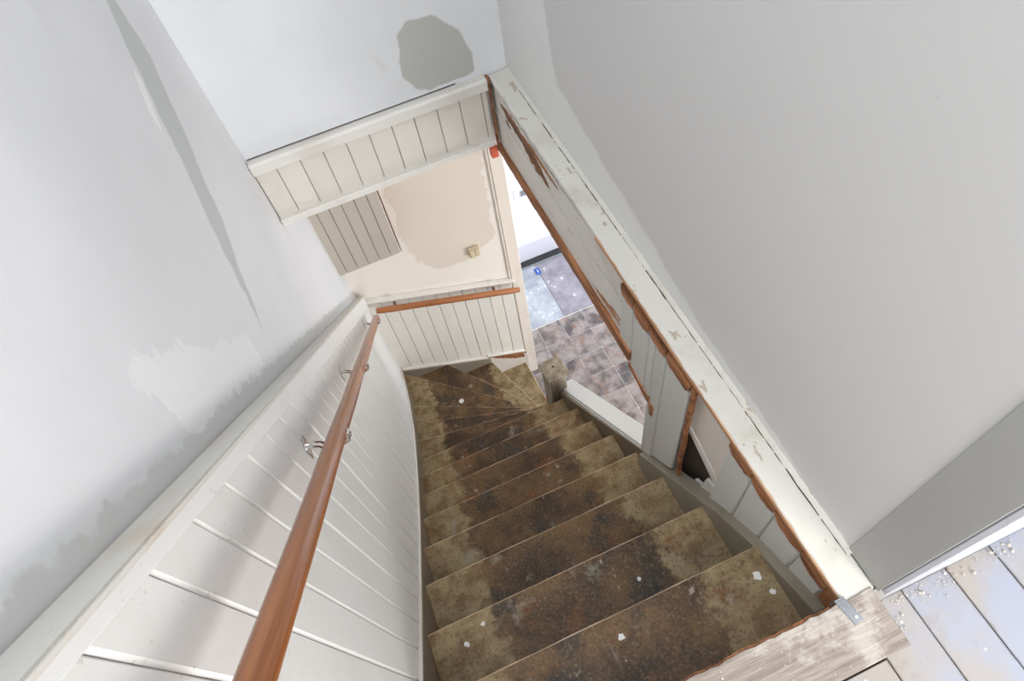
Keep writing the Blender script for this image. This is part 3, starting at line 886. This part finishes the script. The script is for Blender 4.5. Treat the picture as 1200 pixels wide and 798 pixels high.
nw = MB().loft([sq(0.050, FZ), sq(0.050, -1.672)]).build('newel_post', P['newel'], st, 0.004)
lay = [(0.050, -1.672), (0.0635, -1.668), (0.0645, -1.652), (0.057, -1.650), (0.056, -1.646), (0.046, -1.644), (0.045, -1.640), (0.034, -1.638), (0.033, -1.634), (0.012, -1.632)]
MB().loft([sq(h, z) for h, z in lay]).build('newel_cap', P['newel'], nw, 0.001)
MB().tube([(cx, cy, -1.633), (cx, cy, -1.6305)], 0.007, 10).build('screw_hole', P['baredark'], nw)

# ------------------------------------------------------------------ handrails
hr = thing('handrail', (-0.225, 1.1, -0.1), 'long varnished orange brown handrail down the left boarded wall', 'handrail')
RX = lambda yy: -0.281 + 0.02265 * (yy - 0.184)
RZL = lambda yy: 0.8165 - 1.0605 * (yy - 0.184)
path = []
N = 30
for i in range(N + 1):
    yy = lerp(-0.30, 2.49, i / N)
    path.append((RX(yy) + 0.0008 * math.sin(i), yy, RZL(yy)))
MB().tube(path, [0.0185] + [0.0208] * (N - 1) + [0.0185], 24).build('rail', P['rail'], hr, 0, True)
for yy in (0.746, 1.326, 2.31):
    zz = RZL(yy)
    xo = RX(yy)
    xw = -0.299 + 0.023 * (yy - 2.05) - xo
    mb = MB()
    for d in (-0.012, 0.012):
        dz = -1.06 * d
        mb.tube([(xo + a, yy + d, zz + c + dz) for a, c in ((xw, 0.018), (xw + .014, 0.022), (-0.034, 0.012), (-0.026, -0.016), (-0.010, -0.027),
                 (0.010, -0.027), (0.026, -0.018), (0.031, 0.0), (0.030, 0.012))], 0.0028, 8)
    mb.tube([(xo + .030, yy - 0.013, zz + 0.026), (xo + .034, yy, zz + 0.012), (xo + .030, yy + 0.013, zz - 0.002)], 0.0028, 8)
    b = mb.build('bracket', P['chrome'], hr, 0, True)
    b['label'] = 'chrome wire bracket'
    MB().box(xo + xw + 0.001, xo + xw + 0.004, yy - 0.02, yy + 0.02, zz - 0.005, zz + 0.042).build('wall_plate', P['chrome'], b, 0.001)

h2r = thing('handrail', (0.25, 2.79, -2.13), 'short varnished handrail along the far boarded dado above the winders', 'handrail')
R2 = lambda x: -1.939 - 0.3914 * (x + 0.234)
MB().tube([(lerp(-0.236, 0.745, i / 12), 2.785, R2(lerp(-0.236, 0.745, i / 12))) for i in range(13)], [0.0195] + [0.022] * 11 + [0.0195], 20).build('rail', P['rail2'], h2r, 0, True)
for xx in (-0.11, 0.575):
    zz = R2(xx)
    b = MB().tube([(xx, 2.857, zz - 0.01), (xx, 2.82, zz - 0.03), (xx, 2.79, zz - 0.028)], 0.009, 8).build('bracket', P['baredark'], h2r, 0, True)
    b['label'] = 'brown painted bracket'
    MB().box(xx - 0.02, xx + 0.02, 2.852, 2.857, zz - 0.02, zz + 0.055).build('wall_plate', P['boardback'], b, 0.002)

# ------------------------------------------------------------------ small things
sw = thing('light_switch', (0.51, 2.884, -1.84), 'yellowed surface mounted double light switch on the cream lower wall', 'light switch')
MB().box(0.472, 0.547, 2.856, 2.884, -1.886, -1.806).build('back_box', P['switch'], sw, 0.004)
MB().box(0.476, 0.508, 2.846, 2.857, -1.880, -1.812).build('rocker', P['switch'], sw, 0.003)
MB().box(0.511, 0.543, 2.846, 2.857, -1.880, -1.812).build('rocker', P['switch'], sw, 0.003)

mbk = thing('metal_bracket', (0.57, 0.03, 0.003), 'small dull steel bracket at the near end of the capping board', 'bracket')
MB().prism([(0.556, 0.052), (0.578, 0.052), (0.588, 0.004), (0.566, 0.000)], 2, 0.0035, 0.0075).build('plate', P['steel'], mbk, 0.001)
MB().prism([(0.556, 0.052), (0.578, 0.052), (0.578, 0.0555), (0.556, 0.0555)], 2, -0.03, 0.0075).build('lip', P['steel'], mbk, 0.0005)
for xx, yy in ((0.567, 0.038), (0.576, 0.013)):
    MB().tube([(xx, yy, 0.007), (xx, yy, 0.0095)], 0.0035, 8).build('screw', P['chrome'], mbk)


def flake(x, y, z, r, label, seed, curl=0.0):
    rr = random.Random(seed)
    n = 9
    top = [(x + r * rr.uniform(.55, 1.1) * math.cos(2 * math.pi * i / n), y + r * rr.uniform(.55, 1.1) * math.sin(2 * math.pi * i / n)) for i in range(n)]
    mb = MB()
    mb.loft([[(p[0], p[1], z + 0.0005 + curl * abs(p[0] - x)) for p in top], [(p[0], p[1], z + 0.003 + curl * abs(p[0] - x)) for p in top]])
    return tag(mb.build('paint_flake', P['flake'], None), label, 'paint flake', 'loose paint flakes on the stairs')


flake(0.515, 0.185, -RZ, 0.013, 'largest white paint flake at the right end of the top tread', 1)
flake(0.527, 0.140, -RZ, 0.008, 'small white paint flake nearest the landing, right end of the top tread', 2)
flake(0.150, 0.196, -RZ, 0.010, 'white paint flake in the middle of the top tread', 3)
flake(-0.225, 0.375, -RZ * 2, 0.009, 'curled white paint chip on the second tread by the left wall', 4, 0.25)
flake(-0.165, 0.405, -RZ * 2, 0.007, 'thin white paint chip on the second tread, further from the left wall', 5, 0.3)
flake(0.285, 0.335, -RZ * 2, 0.007, 'long pale paint chip on the right half of the second tread', 6, 0.2)
flake(0.055, 2.36, -RZ * 12, 0.024, 'white torn paint flake on the corner winder tread', 8)
tag(MB().prism([(0.55, -0.555), (0.475, -0.50), (0.47, -0.525), (0.52, -0.575)], 0, 0.602, 0.618).build('plaster_fragment', P['flake'], None, 0.003),
    'white plaster fragment lying in the hole of the cladding', 'plaster fragment')

cr = random.Random(9)
mb = MB()
for i in range(240):
    if i < 110:
        px = 0.66 + abs(cr.gauss(0, 0.28))
        py = 0.012 - abs(cr.gauss(0, 0.012))
    else:
        px, py = cr.uniform(-0.25, 0.66), cr.uniform(-0.06, 0.04)
    if px > 1.5:
        continue
    rd = cr.uniform(0.0010, 0.0026) * (1.8 if cr.random() < .10 else 1)
    c = Vector((px, py, 0.0045))
    top = []
    for ring, zz in ((1.0, 0.0), (0.75, 0.8), (0.2, 1.1)):
        top.append([(c.x + rd * ring * cr.uniform(.7, 1.2) * math.cos(j * math.pi / 2.5), c.y + rd * ring * cr.uniform(.7, 1.2) * math.sin(j * math.pi / 2.5), c.z - 0.003 + rd * zz) for j in range(5)])
    mb.loft(top)
tag(mb.build('plaster_crumbs', P['crumb'], None), 'loose plaster crumbs scattered along the skirting and the top plank', 'debris', None, 'stuff')

for o in bpy.data.objects:
    if '_o' in o:
        del o['_o']
